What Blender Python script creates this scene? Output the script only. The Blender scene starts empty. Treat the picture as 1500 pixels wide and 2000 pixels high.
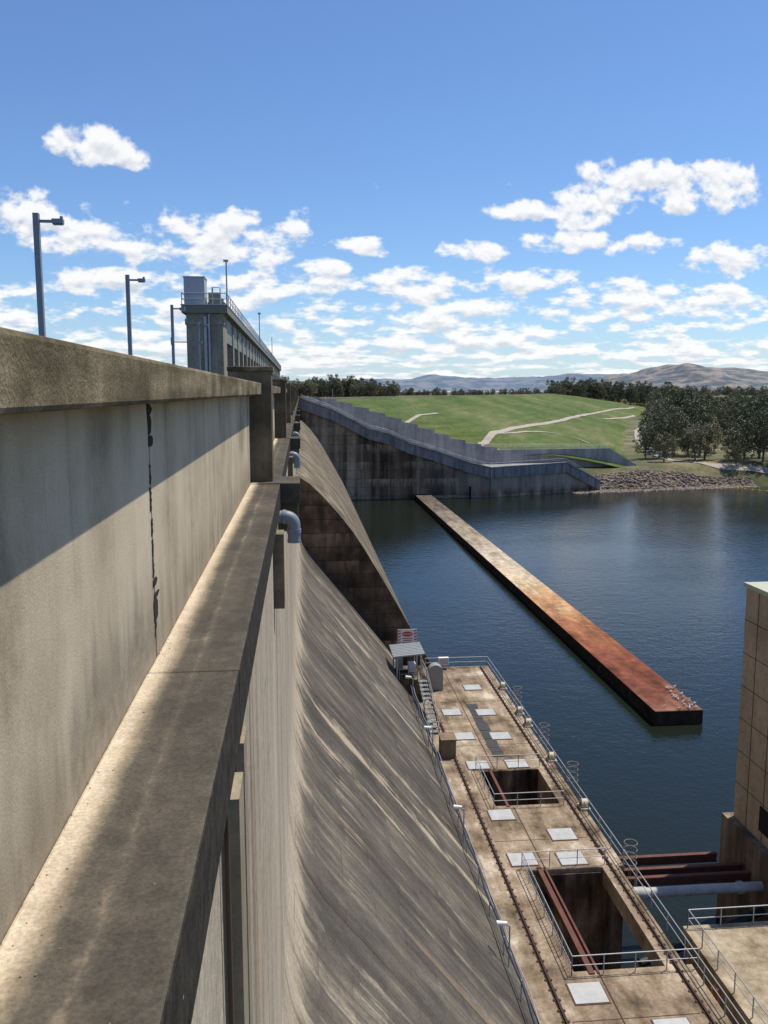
import bpy, bmesh, math, random
from mathutils import Vector, Matrix, noise as mn
from mathutils.bvhtree import BVHTree
random.seed(7)
S=bpy.context.scene
S.view_settings.view_transform='Standard'; S.view_settings.look='None'; S.view_settings.exposure=0

# ---------------------------------------------------------------- node helpers
class T:
    def __init__(s,tree): s.t=tree
    def node(s,typ,ins=None,**p):
        n=s.t.nodes.new(typ)
        for k,v in p.items(): setattr(n,k,v)
        if ins:
            for k,v in ins.items():
                if v is None: continue
                if isinstance(v,bpy.types.NodeSocket): s.t.links.new(v,n.inputs[k])
                else: n.inputs[k].default_value=v
        return n
    def pos(s): return s.node('ShaderNodeNewGeometry').outputs['Position']
    def sep(s,v):
        n=s.node('ShaderNodeSeparateXYZ',{0:v}); return n.outputs[0],n.outputs[1],n.outputs[2]
    def comb(s,x,y,z): return s.node('ShaderNodeCombineXYZ',{0:x,1:y,2:z}).outputs[0]
    def m(s,op,a,b=0.0,c=None,clamp=False):
        n=s.node('ShaderNodeMath',{0:a,1:b},operation=op,use_clamp=clamp)
        if c is not None:
            if isinstance(c,bpy.types.NodeSocket): s.t.links.new(c,n.inputs[2])
            else: n.inputs[2].default_value=c
        return n.outputs[0]
    def vmul(s,v,k): return s.node('ShaderNodeVectorMath',{0:v,1:k},operation='MULTIPLY').outputs[0]
    def noise(s,v,scale,detail=6,rough=.6,dist=0):
        return s.node('ShaderNodeTexNoise',{'Vector':v,'Scale':scale,'Detail':min(detail,4.5),'Roughness':rough,'Distortion':dist}).outputs[0]
    def ramp(s,f,stops,interp='LINEAR'):
        n=s.node('ShaderNodeValToRGB',{0:f}); r=n.color_ramp; r.interpolation=interp
        while len(r.elements)<len(stops): r.elements.new(.5)
        for e,(p,c) in zip(r.elements,stops):
            e.position=p
            if isinstance(c,(int,float)): c=(c,c,c)
            e.color=(*c,1)
        return n.outputs[0]
    def mix(s,f,a,b,mode='MIX'):
        n=s.node('ShaderNodeMix',data_type='RGBA',blend_type=mode)
        for idx,v in ((0,f),(6,a),(7,b)):
            if isinstance(v,bpy.types.NodeSocket): s.t.links.new(v,n.inputs[idx])
            else: n.inputs[idx].default_value=v if idx==0 else (*v,1) if len(v)==3 else v
        return n.outputs[2]
    def smooth(s,f,a,b):
        n=s.node('ShaderNodeMapRange',{0:f,1:a,2:b},interpolation_type='SMOOTHSTEP'); return n.outputs[0]
    def bump(s,h,strength=.3,dist=.05):
        return s.node('ShaderNodeBump',{'Height':h,'Strength':strength,'Distance':dist}).outputs[0]

def newmat(name):
    m=bpy.data.materials.new(name); m.use_nodes=True
    t=T(m.node_tree); b=m.node_tree.nodes['Principled BSDF']
    return m,t,b
def link(t,a,b): t.t.links.new(a,b)

def simple(name,col,rough=.7,metal=0,var=.25,scale=3):
    m,t,b=newmat(name); p=t.pos()
    n=t.noise(p,scale,5)
    c=t.mix(n,tuple(x*(1-var) for x in col),tuple(min(1,x*(1+var)) for x in col))
    link(t,c,b.inputs['Base Color']); b.inputs['Roughness'].default_value=rough; b.inputs['Metallic'].default_value=metal
    return m

def matte(b): 
    b.inputs['Roughness'].default_value=1.0; b.inputs['Specular IOR Level'].default_value=.15

def concrete(name,cols,blot=.3,streak=(1.2,1.2,.08),amt=.5,lift=None,liftamt=.5,bump=.25,fine=14,lo=.3,hi=.7,bd=.03,fa=(.72,1.2)):
    m,t,b=newmat(name); p=t.pos()
    n1=t.noise(p,blot,9,.65)
    n2=t.noise(t.vmul(p,streak),1.0,7,.6)
    f=t.m('ADD',t.m('MULTIPLY',n1,1-amt),t.m('MULTIPLY',n2,amt))
    k=len(cols)
    c=t.ramp(f,[(lo+(hi-lo)*i/(k-1),cols[i]) for i in range(k)])
    fn=t.noise(p,fine,6,.7)
    c=t.mix(1.0,c,t.ramp(fn,[(.25,fa[0]),(.75,fa[1])]),'MULTIPLY')
    if lift:
        x,y,z=t.sep(p)
        fr=t.m('FRACT',t.m('DIVIDE',z,lift))
        l=t.smooth(t.m('ABSOLUTE',t.m('SUBTRACT',fr,.5)),.44,.5)
        l=t.m('MULTIPLY',l,t.m('MULTIPLY',t.noise(t.vmul(p,(.3,.3,.3)),1,4),liftamt*1.8),clamp=True)
        c=t.mix(l,c,tuple(v*.3 for v in cols[0]))
    link(t,c,b.inputs['Base Color']); matte(b)
    link(t,t.bump(t.m('ADD',fn,t.m('MULTIPLY',n1,.6)),bump,bd),b.inputs['Normal'])
    return m

# ---------------------------------------------------------------- mesh helper
class M:
    def __init__(s): s.v=[];s.f=[];s.mi=[];s.sm=[]
    def add(s,vs,fs,mi=0,sm=False):
        o=len(s.v); s.v+= [tuple(v) for v in vs]
        for f in fs: s.f.append([o+i for i in f]); s.mi.append(mi); s.sm.append(sm)
    def box(s,x0,x1,y0,y1,z0,z1,mi=0):
        v=[(x,y,z) for z in (z0,z1) for y in (y0,y1) for x in (x0,x1)]
        s.add(v,[(0,2,3,1),(4,5,7,6),(0,1,5,4),(2,6,7,3),(0,4,6,2),(1,3,7,5)],mi)
    def tube(s,pts,rs,n=8,mi=0,cap=True):
        pts=[Vector(p) for p in pts]
        if not isinstance(rs,(list,tuple)): rs=[rs]*len(pts)
        vs=[];prev=None
        for i,p in enumerate(pts):
            d=(pts[min(i+1,len(pts)-1)]-pts[max(i-1,0)]).normalized()
            if prev is None:
                a=Vector((0,0,1)) if abs(d.z)<.9 else Vector((1,0,0))
                u=d.cross(a).normalized()
            else: u=(prev-d*prev.dot(d)).normalized()
            prev=u; w=d.cross(u)
            for k in range(n):
                an=2*math.pi*k/n
                vs.append(p+(u*math.cos(an)+w*math.sin(an))*rs[i])
        fs=[]
        for i in range(len(pts)-1):
            for k in range(n):
                fs.append((i*n+k,i*n+(k+1)%n,(i+1)*n+(k+1)%n,(i+1)*n+k))
        s.add(vs,fs,mi,True)
        if cap:
            s.add(vs[:n],[tuple(range(n))[::-1]],mi); s.add(vs[-n:],[tuple(range(n))],mi)
    def prism(s,prof,y0,y1,mi=0,cap=True,sm=False):
        n=len(prof)
        v=[(x,y0,z) for x,z in prof]+[(x,y1,z) for x,z in prof]
        s.add(v,[(i,(i+1)%n,n+(i+1)%n,n+i) for i in range(n)],mi,sm)
        if cap: s.add(v,[tuple(range(n))[::-1],tuple(range(n,2*n))],mi)
    def wall(s,pts,th,mi=0):
        for a,b in zip(pts[:-1],pts[1:]):
            v=[(a[0],a[1],a[3]),(b[0],b[1],b[3]),(b[0],b[1],b[2]),(a[0],a[1],a[2]),
               (a[0],a[1]+th,a[3]),(b[0],b[1]+th,b[3]),(b[0],b[1]+th,b[2]),(a[0],a[1]+th,a[2])]
            s.add(v,[(0,1,2,3),(5,4,7,6),(3,2,6,7),(0,3,7,4),(1,5,6,2)],mi)
    def rail(s,pts,h=1.1,sp=2.0,r=.03,mi=0,mid=True):
        pts=[Vector(p) for p in pts]
        up=Vector((0,0,1))
        for a,b in zip(pts[:-1],pts[1:]):
            s.tube([a+up*h,b+up*h],r,6,mi)
            if mid: s.tube([a+up*h*.52,b+up*h*.52],r*.8,6,mi)
            n=max(1,round((b-a).length/sp))
            for i in range(n+1):
                p=a.lerp(b,i/n); s.tube([p,p+up*h],r,6,mi)
    def obj(s,name,mats,loc=(0,0,0),parent=None,bevel=0):
        me=bpy.data.meshes.new(name); me.from_pydata(s.v,[],s.f)
        for m in mats: me.materials.append(m)
        for p,mi,sm in zip(me.polygons,s.mi,s.sm): p.material_index=mi; p.use_smooth=sm
        bm=bmesh.new(); bm.from_mesh(me)
        bmesh.ops.recalc_face_normals(bm,faces=bm.faces); bm.to_mesh(me); bm.free()
        o=bpy.data.objects.new(name,me); S.collection.objects.link(o); o.location=loc
        if parent: o.parent=parent
        if bevel:
            b=o.modifiers.new('bevel','BEVEL'); b.width=bevel; b.segments=2; b.limit_method='ANGLE'
        return o
def empty(name,loc=(0,0,0)):
    e=bpy.data.objects.new(name,None); S.collection.objects.link(e); e.location=loc; return e

# ---------------------------------------------------------------- materials
def parapet_material():
    m,t,b=newmat('parapet_concrete'); p=t.pos(); x,y,z=t.sep(p)
    n1=t.noise(p,.55,9,.6); n2=t.noise(t.vmul(p,(2.2,2.2,.35)),1,5,.55); nf=t.noise(p,70,4,.6); nm=t.noise(p,9,5,.65)
    f=t.m('ADD',t.m('MULTIPLY',n1,.55),t.m('ADD',t.m('MULTIPLY',n2,.3),t.m('MULTIPLY',nm,.15)))
    c=t.ramp(f,[(.34,(.28,.22,.145)),(.44,(.47,.38,.26)),(.52,(.58,.475,.33)),(.64,(.67,.565,.41))])
    n5=t.noise(t.vmul(p,(5,5,.6)),1,4)
    d=t.m('ADD',t.m('ADD',z,2.26),t.m('ADD',t.m('MULTIPLY',t.m('SUBTRACT',n1,.5),-1.9),t.m('MULTIPLY',t.m('SUBTRACT',n5,.5),-1.1)))
    foot=t.m('SUBTRACT',1.0,t.smooth(d,.0,.8))
    c=t.mix(t.m('MULTIPLY',foot,t.m('ADD',.25,t.m('MULTIPLY',nm,.85)),clamp=True),c,(.18,.15,.105))
    rn=t.noise(t.vmul(p,(9,9,.35)),1,3)
    c=t.mix(t.m('MULTIPLY',t.smooth(rn,.6,.72),t.m('MULTIPLY',t.smooth(z,-1.9,-.2),.3)),c,(.2,.16,.11))
    c=t.mix(1.0,c,t.ramp(nf,[(.3,.82),(.7,1.12)]),'MULTIPLY')
    vo=t.node('ShaderNodeTexVoronoi',{'Vector':p,'Scale':9}).outputs['Distance']
    ph=t.m('MULTIPLY',t.m('SUBTRACT',1.0,t.smooth(vo,.04,.07)),t.smooth(nm,.5,.56))
    c=t.mix(t.m('MULTIPLY',ph,.6),c,(.1,.08,.05))
    link(t,c,b.inputs['Base Color']); matte(b)
    link(t,t.bump(t.m('ADD',nf,t.m('MULTIPLY',nm,.8)),.35,.008),b.inputs['Normal']); return m
parapet_mat=parapet_material()
coping_mat=concrete('coping_concrete',[(.06,.048,.027),(.15,.12,.067),(.27,.215,.13),(.46,.385,.26)],blot=1.3,streak=(3,.5,5),amt=.4,lo=.36,hi=.66,bump=.7,bd=.02,fine=55,fa=(.55,1.35))
pier_mat=concrete('pier_concrete',[(.07,.055,.035),(.15,.12,.08),(.28,.23,.16)],blot=1,amt=.5,lo=.37,hi=.65,fine=40)

def ledge_material():
    m,t,b=newmat('ledge_concrete'); p=t.pos(); x,y,z=t.sep(p)
    n1=t.noise(p,1.1,9,.65); n2=t.noise(t.vmul(p,(4,.6,3)),1,6); nf=t.noise(p,45,6,.7); n3=t.noise(t.vmul(p,(.5,.3,.3)),1,2); nm=t.noise(p,6,5,.7)
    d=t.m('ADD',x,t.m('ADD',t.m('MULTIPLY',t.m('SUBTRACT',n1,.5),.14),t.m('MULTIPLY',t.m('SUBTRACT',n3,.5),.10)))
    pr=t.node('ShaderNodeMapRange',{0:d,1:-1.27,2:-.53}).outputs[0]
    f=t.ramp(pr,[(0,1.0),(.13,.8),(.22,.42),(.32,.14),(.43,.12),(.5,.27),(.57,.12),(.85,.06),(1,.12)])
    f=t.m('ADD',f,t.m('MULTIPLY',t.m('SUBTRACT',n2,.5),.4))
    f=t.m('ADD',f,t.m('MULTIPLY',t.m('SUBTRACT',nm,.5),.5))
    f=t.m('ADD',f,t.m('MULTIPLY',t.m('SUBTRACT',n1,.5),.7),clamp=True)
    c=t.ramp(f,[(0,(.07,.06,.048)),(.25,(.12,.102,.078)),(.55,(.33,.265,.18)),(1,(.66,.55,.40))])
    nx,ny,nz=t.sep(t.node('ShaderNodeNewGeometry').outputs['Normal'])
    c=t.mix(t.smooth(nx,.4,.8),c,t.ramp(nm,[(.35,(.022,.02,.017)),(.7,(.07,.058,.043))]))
    vor=t.node('ShaderNodeTexVoronoi',{'Vector':p,'Scale':3.2}).outputs['Distance']
    sp=t.m('MULTIPLY',t.m('SUBTRACT',1.0,t.smooth(vor,.05,.11)),t.smooth(t.noise(p,2.1,2),.5,.6))
    c=t.mix(t.m('MULTIPLY',sp,.35),c,(.4,.35,.27))
    vor2=t.node('ShaderNodeTexVoronoi',{'Vector':p,'Scale':7.0}).outputs['Distance']
    sp2=t.m('MULTIPLY',t.m('SUBTRACT',1.0,t.smooth(vor2,.05,.09)),t.smooth(t.noise(p,3.3,2),.62,.66))
    c=t.mix(t.m('MULTIPLY',sp2,.8),c,(.6,.58,.52))
    c=t.mix(1.0,c,t.ramp(nf,[(.25,.62),(.75,1.3)]),'MULTIPLY')
    link(t,c,b.inputs['Base Color']); matte(b)
    link(t,t.bump(nf,.5,.012),b.inputs['Normal']); return m
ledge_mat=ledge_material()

def face_material():
    m,t,b=newmat('dam_face_concrete'); p=t.pos(); x,y,z=t.sep(p)
    lf=t.m('FLOOR',t.m('DIVIDE',z,1.5)); fr=t.m('FRACT',t.m('DIVIDE',z,1.5))
    s1=t.noise(t.comb(t.m('MULTIPLY',y,.9),t.m('MULTIPLY',z,.06),0.0),1,4,.65)
    s2=t.noise(t.comb(t.m('MULTIPLY',y,.22),t.m('MULTIPLY',z,.07),3.3),1,3,.5)
    sb=t.noise(t.comb(t.m('MULTIPLY',y,1.1),t.m('MULTIPLY',lf,5.17),2.0),1,3,.55)
    s3=t.noise(t.comb(t.m('MULTIPLY',y,6),t.m('MULTIPLY',z,.35),1.3),1,4,.6)
    n=t.noise(t.vmul(p,(1,1.6,1)),.32,5,.7)
    f=t.m('ADD',t.m('ADD',t.m('MULTIPLY',s1,.28),t.m('MULTIPLY',s2,.22)),t.m('ADD',t.m('MULTIPLY',s3,.10),t.m('ADD',t.m('MULTIPLY',n,.26),t.m('MULTIPLY',sb,.14))))
    top=t.smooth(z,-17.0,-14.2)
    f=t.m('ADD',f,t.m('MULTIPLY',top,.17))
    foot=t.m('SUBTRACT',1.0,t.smooth(z,-30.5,-29.2))
    f=t.m('ADD',f,t.m('MULTIPLY',foot,.12))
    c=t.ramp(f,[(.40,(.050,.044,.037)),(.48,(.088,.078,.064)),(.54,(.135,.118,.094)),(.575,(.21,.175,.13)),(.63,(.42,.345,.25)),(.8,(.60,.51,.385))])
    o=t.smooth(t.noise(t.comb(t.m('MULTIPLY',y,.9),t.m('MULTIPLY',z,.05),9.0),1,4),.57,.68)
    c=t.mix(t.m('MULTIPLY',o,.45),c,(.30,.20,.115))
    # a few broad cream seep bands
    cb=t.smooth(t.m('ADD',t.noise(t.comb(t.m('MULTIPLY',y,.33),t.m('MULTIPLY',z,.03),21.0),1,5,.62),t.m('MULTIPLY',t.m('SUBTRACT',n,.5),.25)),.585,.64)
    c=t.mix(t.m('MULTIPLY',cb,.75),c,(.46,.375,.265))
    # runs that start at lift joints
    lf3=t.m('FLOOR',t.m('DIVIDE',t.m('ADD',z,.3),3.0)); fr3=t.m('FRACT',t.m('DIVIDE',t.m('ADD',z,.3),3.0))
    e=t.noise(t.comb(t.m('MULTIPLY',y,1.7),t.m('MULTIPLY',lf3,3.7),5.0),1,4,.65)
    e=t.m('MULTIPLY',t.smooth(t.m('ADD',e,t.m('MULTIPLY',fr3,.10)),.62,.74),t.smooth(n,.4,.58))
    c=t.mix(t.m('MULTIPLY',e,.55),c,(.42,.35,.26))
    dk=t.smooth(t.noise(t.comb(t.m('MULTIPLY',y,1.9),t.m('MULTIPLY',z,.08),14.0),1,4,.6),.56,.68)
    c=t.mix(t.m('MULTIPLY',dk,.45),c,(.07,.058,.045))
    l=t.m('SUBTRACT',1.0,t.smooth(fr,0,.05))
    l=t.m('MULTIPLY',l,t.smooth(t.noise(t.comb(t.m('MULTIPLY',y,.4),lf,0.0),1,3),.45,.62))
    c=t.mix(t.m('MULTIPLY',l,.6),c,(.04,.034,.027))
    fy=t.m('FRACT',t.m('DIVIDE',t.m('ADD',y,3),15.2))
    j=t.m('SUBTRACT',1.0,t.smooth(fy,0,.008))
    c=t.mix(t.m('MULTIPLY',j,.8),c,(.035,.03,.025))
    nf=t.noise(p,9,6,.7)
    c=t.mix(1.0,c,t.ramp(nf,[(.25,.66),(.75,1.28)]),'MULTIPLY')
    link(t,c,b.inputs['Base Color']); matte(b)
    link(t,t.bump(nf,.3,.04),b.inputs['Normal']); return m
face_mat=face_material()
def bands(mat,col,per,amt,lo=.5,hi=.62,hs=.12):
    t=T(mat.node_tree); b=mat.node_tree.nodes['Principled BSDF']
    src=b.inputs['Base Color'].links[0].from_socket
    p=t.pos(); x,y,z=t.sep(p)
    fr=t.m('FRACT',t.m('DIVIDE',z,per)); lf=t.m('FLOOR',t.m('DIVIDE',z,per))
    n=t.noise(t.comb(t.m('MULTIPLY',x,hs),t.m('MULTIPLY',y,hs),lf),1,5)
    v=t.noise(t.vmul(p,(1.5,1.5,.3)),1,5)
    f=t.m('MULTIPLY',t.smooth(fr,.35,.95),t.smooth(n,lo,hi))
    f=t.m('MULTIPLY',f,t.m('MULTIPLY',t.smooth(v,.35,.6),amt))
    link(t,t.mix(f,src,col),b.inputs['Base Color'])
brown_mat=concrete('stained_lift_concrete',[(.03,.022,.016),(.08,.058,.04),(.15,.105,.07),(.30,.215,.145)],blot=.3,streak=(.9,.9,.12),amt=.4,lift=1.5,liftamt=.6,lo=.36,hi=.66)
bands(brown_mat,(.45,.30,.18),3.0,.75,.44,.6,.05)
spill_mat=concrete('spillway_concrete',[(.06,.048,.034),(.12,.095,.065),(.22,.18,.125),(.36,.3,.22)],blot=.2,streak=(.5,.9,.03),amt=.75,lo=.38,hi=.64)
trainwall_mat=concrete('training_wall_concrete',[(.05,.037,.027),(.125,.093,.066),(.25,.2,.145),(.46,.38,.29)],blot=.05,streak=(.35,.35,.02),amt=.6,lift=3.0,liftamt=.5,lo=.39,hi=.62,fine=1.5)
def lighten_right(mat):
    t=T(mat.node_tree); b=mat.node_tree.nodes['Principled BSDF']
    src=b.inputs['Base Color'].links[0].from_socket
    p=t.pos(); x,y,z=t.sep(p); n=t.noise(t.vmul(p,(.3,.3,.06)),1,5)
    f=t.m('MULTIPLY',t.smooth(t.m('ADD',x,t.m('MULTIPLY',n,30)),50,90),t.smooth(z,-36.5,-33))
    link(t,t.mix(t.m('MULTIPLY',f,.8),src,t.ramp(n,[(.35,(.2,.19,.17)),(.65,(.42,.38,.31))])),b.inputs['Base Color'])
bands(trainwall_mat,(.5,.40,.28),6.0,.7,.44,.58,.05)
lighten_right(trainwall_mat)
grey_conc=concrete('grey_concrete',[(.19,.19,.185),(.31,.305,.295),(.43,.42,.40)],blot=.12,streak=(.5,.5,.06),amt=.5,lo=.35,hi=.65,fine=2)
bluegrey=concrete('barrier_concrete',[(.13,.135,.14),(.23,.235,.245),(.34,.34,.34)],blot=.15,streak=(.8,.8,.1),amt=.6,lo=.35,hi=.65,fine=2)
deck_mat=concrete('deck_concrete',[(.09,.066,.043),(.23,.17,.112),(.37,.285,.2),(.62,.53,.42)],blot=.35,streak=(1.2,.3,.3),amt=.4,lo=.37,hi=.66,fine=5,fa=(.62,1.25))
pit_mat=concrete('pit_concrete',[(.02,.013,.009),(.08,.054,.034),(.18,.125,.08),(.3,.22,.15)],blot=.4,streak=(1.3,1.3,.15),amt=.6,lo=.38,hi=.66)
tower_mat=concrete('gate_tower_concrete',[(.2,.175,.13),(.32,.285,.225),(.42,.38,.31)],blot=.25,streak=(1,1,.1),amt=.6,lo=.35,hi=.65,fine=4)
build_mat=concrete('building_concrete',[(.30,.23,.15),(.45,.35,.235),(.55,.45,.31)],blot=.3,streak=(1,1,.15),amt=.4,lo=.3,hi=.7,fine=5)
buildbase_mat=concrete('building_base_concrete',[(.07,.052,.033),(.16,.12,.08),(.32,.25,.17)],blot=.4,amt=.6,lo=.35,hi=.65)
rust=simple('rusted_steel',(.12,.045,.028),.85,0,.6,2)
rustdark=simple('dark_rusted_steel',(.045,.022,.015),.85,0,.6,2)
galv=simple('galvanised_steel',(.38,.39,.40),.45,.3,.15,4)
lampgrey=simple('lamp_steel',(.22,.26,.30),.5,.2,.15,3)
pvc=simple('pvc_pipe',(.20,.235,.28),.5,0,.3,2.5)
white=simple('white_paint',(.72,.72,.70),.5,0,.1,3)
plate=simple('steel_plate',(.42,.42,.40),.6,.1,.35,1.5)
black=simple('black_rubber',(.015,.015,.018),.6)
crackm=simple('crack_filler',(.008,.007,.006),.95)
greenm=simple('hoist_paint',(.20,.24,.19),.6,0,.3,2)
bluem=simple('steel_box_paint',(.42,.45,.48),.5,.1,.1,2)
redp=simple('red_paint',(.45,.06,.05),.6)
orangep=simple('orange_paint',(.75,.2,.04),.5)
yellowp=simple('yellow_paint',(.8,.6,.05),.5)
glass=simple('dark_glass',(.02,.025,.03),.1)

# ---------------------------------------------------------------- near dam : parapet, ledge
PY=[-20.0]+[22+21*i for i in range(14)]
pier_w=.95
m=M()
m.box(-1.45,-1.27,-12,7.44,-2.4,-.06,0)
m.box(-1.45,-1.27,7.48,22,-2.4,-.06,0)
for i in range(1,14):
    m.box(-1.45,-1.27,PY[i]+pier_w,PY[i+1] if i<13 else 300,-2.4,-.06,0)
parapet=m.obj('parapet_wall',[parapet_mat])
m=M()
m.box(-1.52,-.96,-12,22,-.077,.212,0)
for i in range(1,14):
    m.box(-1.52,-.96,PY[i]+pier_w,PY[i+1] if i<13 else 300,-.077,.212,0)
m.obj('coping',[coping_mat],parent=parapet,bevel=.025)
m=M()
for i in range(1,14):
    yy=PY[i]; m.box(-1.75,-.72,yy,yy+pier_w,-2.26,.5,0); m.box(-1.8,-.67,yy-.04,yy+pier_w+.04,.5,.62,1)
m.obj('parapet_pier',[pier_mat,coping_mat],parent=parapet,bevel=.02)
m=M(); zz=-.1; random.seed(3)
while zz>-2.2:
    big=zz>-.55 or random.random()<.35
    h=random.uniform(.05,.22); w=random.uniform(.14,.26) if big else random.uniform(.03,.09)
    o=random.uniform(-.03,.01)
    k=7; L=[];Rr=[]
    for q in range(k+1):
        L.append((-1.2635,7.41+o+random.uniform(-.012,.012),zz-h*q/k)); Rr.append((-1.2635,7.43+o+w*(.35+.65*math.sin(math.pi*(.1+.8*q/k)))+random.uniform(-.03,.02),zz-h*q/k))
    m.add(L+Rr,[(q,q+1,k+2+q,k+1+q) for q in range(k)]); zz-=h+random.choice([0,.01,.02,.06,.14])
m.obj('joint_crack',[crackm],parent=parapet)
m=M()
m.box(-1.27,-.53,-12,6.97,-2.86,-2.26,0)
m.box(-1.27,-.53,7.0,21.6,-2.86,-2.268,0)
for i in range(1,14):
    m.box(-1.27,-.04,PY[i]-.4,PY[i]+1.4,-2.75,-2.245,0)
    y1=PY[i+1]-.4 if i<13 else 300
    m.box(-1.27,-.53,PY[i]+1.4,y1,-2.86,-2.26,0)
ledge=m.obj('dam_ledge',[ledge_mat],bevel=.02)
m=M()
for i in range(1,14):
    m.box(-.6,-.1,PY[i]-.1,PY[i]+1.1,-3.5,-2.75,0)
    m.box(-.6,-.38,PY[i]-4.5,PY[i]-3.9,-4.4,-2.86,0)
m.obj('ledge_corbel',[pier_mat],parent=ledge)
m=M(); random.seed(77)
bmx=bmesh.new(); bmesh.ops.create_icosphere(bmx,subdivisions=1,radius=1); ico_v=[v.co.copy() for v in bmx.verts]; ico_f=[tuple(v.index for v in f.verts) for f in bmx.faces]; bmx.free()
for i in range(200):
    yy=2.5+random.random()**1.6*18; xx=-1.262+random.random()**4*.6
    r=random.uniform(.002,.0065)
    if abs(yy-7)<.05: continue
    m.add([Vector((v.x*r*random.uniform(.7,1.4)+xx,v.y*r*random.uniform(.7,1.4)+yy,v.z*r*.7-(2.26 if yy<7 else 2.268)+r*.4)) for v in ico_v],ico_f)
m.obj('ledge_grit',[simple('grit',(.2,.17,.12),.95,0,.7,20)],parent=ledge)
m=M()
m.box(-.6,-.47,5.9,6.35,-7.5,-2.86,0); m.box(-.6,-.50,6.9,7.25,-6.0,-2.86,0)
m.obj('wall_rib',[parapet_mat],parent=ledge)
m=M()
for yy,zb in ((6.55,-4.9),(5.75,-6.5)):
    m.tube([(-.55,yy,-2.86),(-.55,yy,zb)],.02,8)
m.obj('rusty_conduit',[simple('brown_steel',(.09,.06,.035),.9,0,.5,3)],parent=ledge)

P1=[(-.6,-2.5),(-.6,-13.2),(-.56,-14.0),(-.4,-14.9),(-.05,-15.9),(.6,-17.0),(1.4,-18.05),(2.2,-19.0),(11.3,-30.5),(17.5,-38.4)]
m=M()
ys=[-40+4.4*i for i in range(31)]
ys[-1]=92
prof=[]
for a,b in zip(P1[:-1],P1[1:]):
    k=max(1,int(math.dist(a,b)/2))
    for i in range(k): prof.append((a[0]+(b[0]-a[0])*i/k,a[1]+(b[1]-a[1])*i/k))
prof.append(P1[-1]); n=len(prof)
vs=[(x,y,z) for y in ys for x,z in prof]
fs=[(j*n+i,j*n+i+1,(j+1)*n+i+1,(j+1)*n+i) for j in range(len(ys)-1) for i in range(n-1)]
m.add(vs,fs,0,True)
m.box(-9.6,-.62,-40,300,-38,-2.5,1)
m.box(-9.6,-1.45,-40,300,-2.5,-.9,2)
m.box(-9.9,-9.6,-40,300,-8,.2,1)
dam=m.obj('dam_wall',[face_mat,spill_mat,simple('road_asphalt',(.055,.055,.055),.9,0,.2,4)])

P2=[(-.6,-9.2),(.6,-10.0),(2,-11.4),(3.6,-13.2),(5.2,-15.3),(6.6,-17.5),(9.0,-21.6),(13.9,-30.5),(17.4,-38.2)]
m=M()
n=len(P2); m.add([(x,y,z) for y in (92,127,162,197,232,267,300) for x,z in P2],[(j*n+i,j*n+i+1,(j+1)*n+i+1,(j+1)*n+i) for j in range(6) for i in range(n-1)],0,True)
pr=P2+[(-.62,-38.2)]
m.add([(x,91.98,z) for x,z in pr],[tuple(range(len(pr)))],1)
lip=[(x+.25,z+.35) for x,z in P2]
for a,b in zip(range(n-1),range(1,n)):
    m.add([(P2[a][0],91.9,P2[a][1]),(P2[b][0],91.9,P2[b][1]),(lip[b][0],91.9,lip[b][1]),(lip[a][0],91.9,lip[a][1]),
           (P2[a][0],92.8,P2[a][1]),(P2[b][0],92.8,P2[b][1]),(lip[b][0],92.8,lip[b][1]),(lip[a][0],92.8,lip[a][1])],
          [(0,1,2,3),(4,7,6,5),(3,2,6,7)],1)
m.obj('spillway',[spill_mat,brown_mat])

for i,(yy) in enumerate([PY[1]-1.0,PY[2]-1.0,PY[3]-1.0,PY[4]-1]):
    m=M()
    r=.155
    pts=[(-.55,0,0),(-.38,0,0)]
    for k in range(7):
        a=math.pi/2*k/6; pts.append((-.38+.2*math.sin(a),0,-.2+.2*math.cos(a)))
    pts+=[(-.18,0,-.62)]
    m.tube(pts,r,20,0,cap=False)
    m.tube([(-.45,0,0),(-.36,0,0)],r*1.12,20); m.tube([(-.18,0,-.30),(-.18,0,-.40)],r*1.12,20)
    m.tube([(-.18,0,-.56),(-.18,0,-.63)],r*1.06,20)
    m.obj('drain_pipe',[pvc],loc=(-.02,yy,-3.0))

# ---------------------------------------------------------------- lamps
for i in range(4):
    m=M(); s=.085
    H=5.35
    m.box(-s,s,-s,s,-.9,H,0); m.box(-.16,.16,-.16,.16,-.9,-.6,0)
    m.box(s,.50,-.04,.04,H-.27,H-.19,0)
    m.box(.47,.80,-.10,.10,H-.30,H-.16,0); m.box(.5,.78,-.08,.08,H-.335,H-.30,1); m.tube([(.74,0,H-.16),(.74,0,H-.08)],.05,8,0)
    if i==2:
        m.box(-.12,s,-.14,-.085,2.9,3.35,0); m.box(s,1.5,-.03,.03,3.05,3.11,0)
        m.box(1.4,1.8,-.1,.1,3.0,3.16,0)
    m.obj('street_lamp',[lampgrey,glass],loc=(-7.9,28.2+14.1*i,0))

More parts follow.
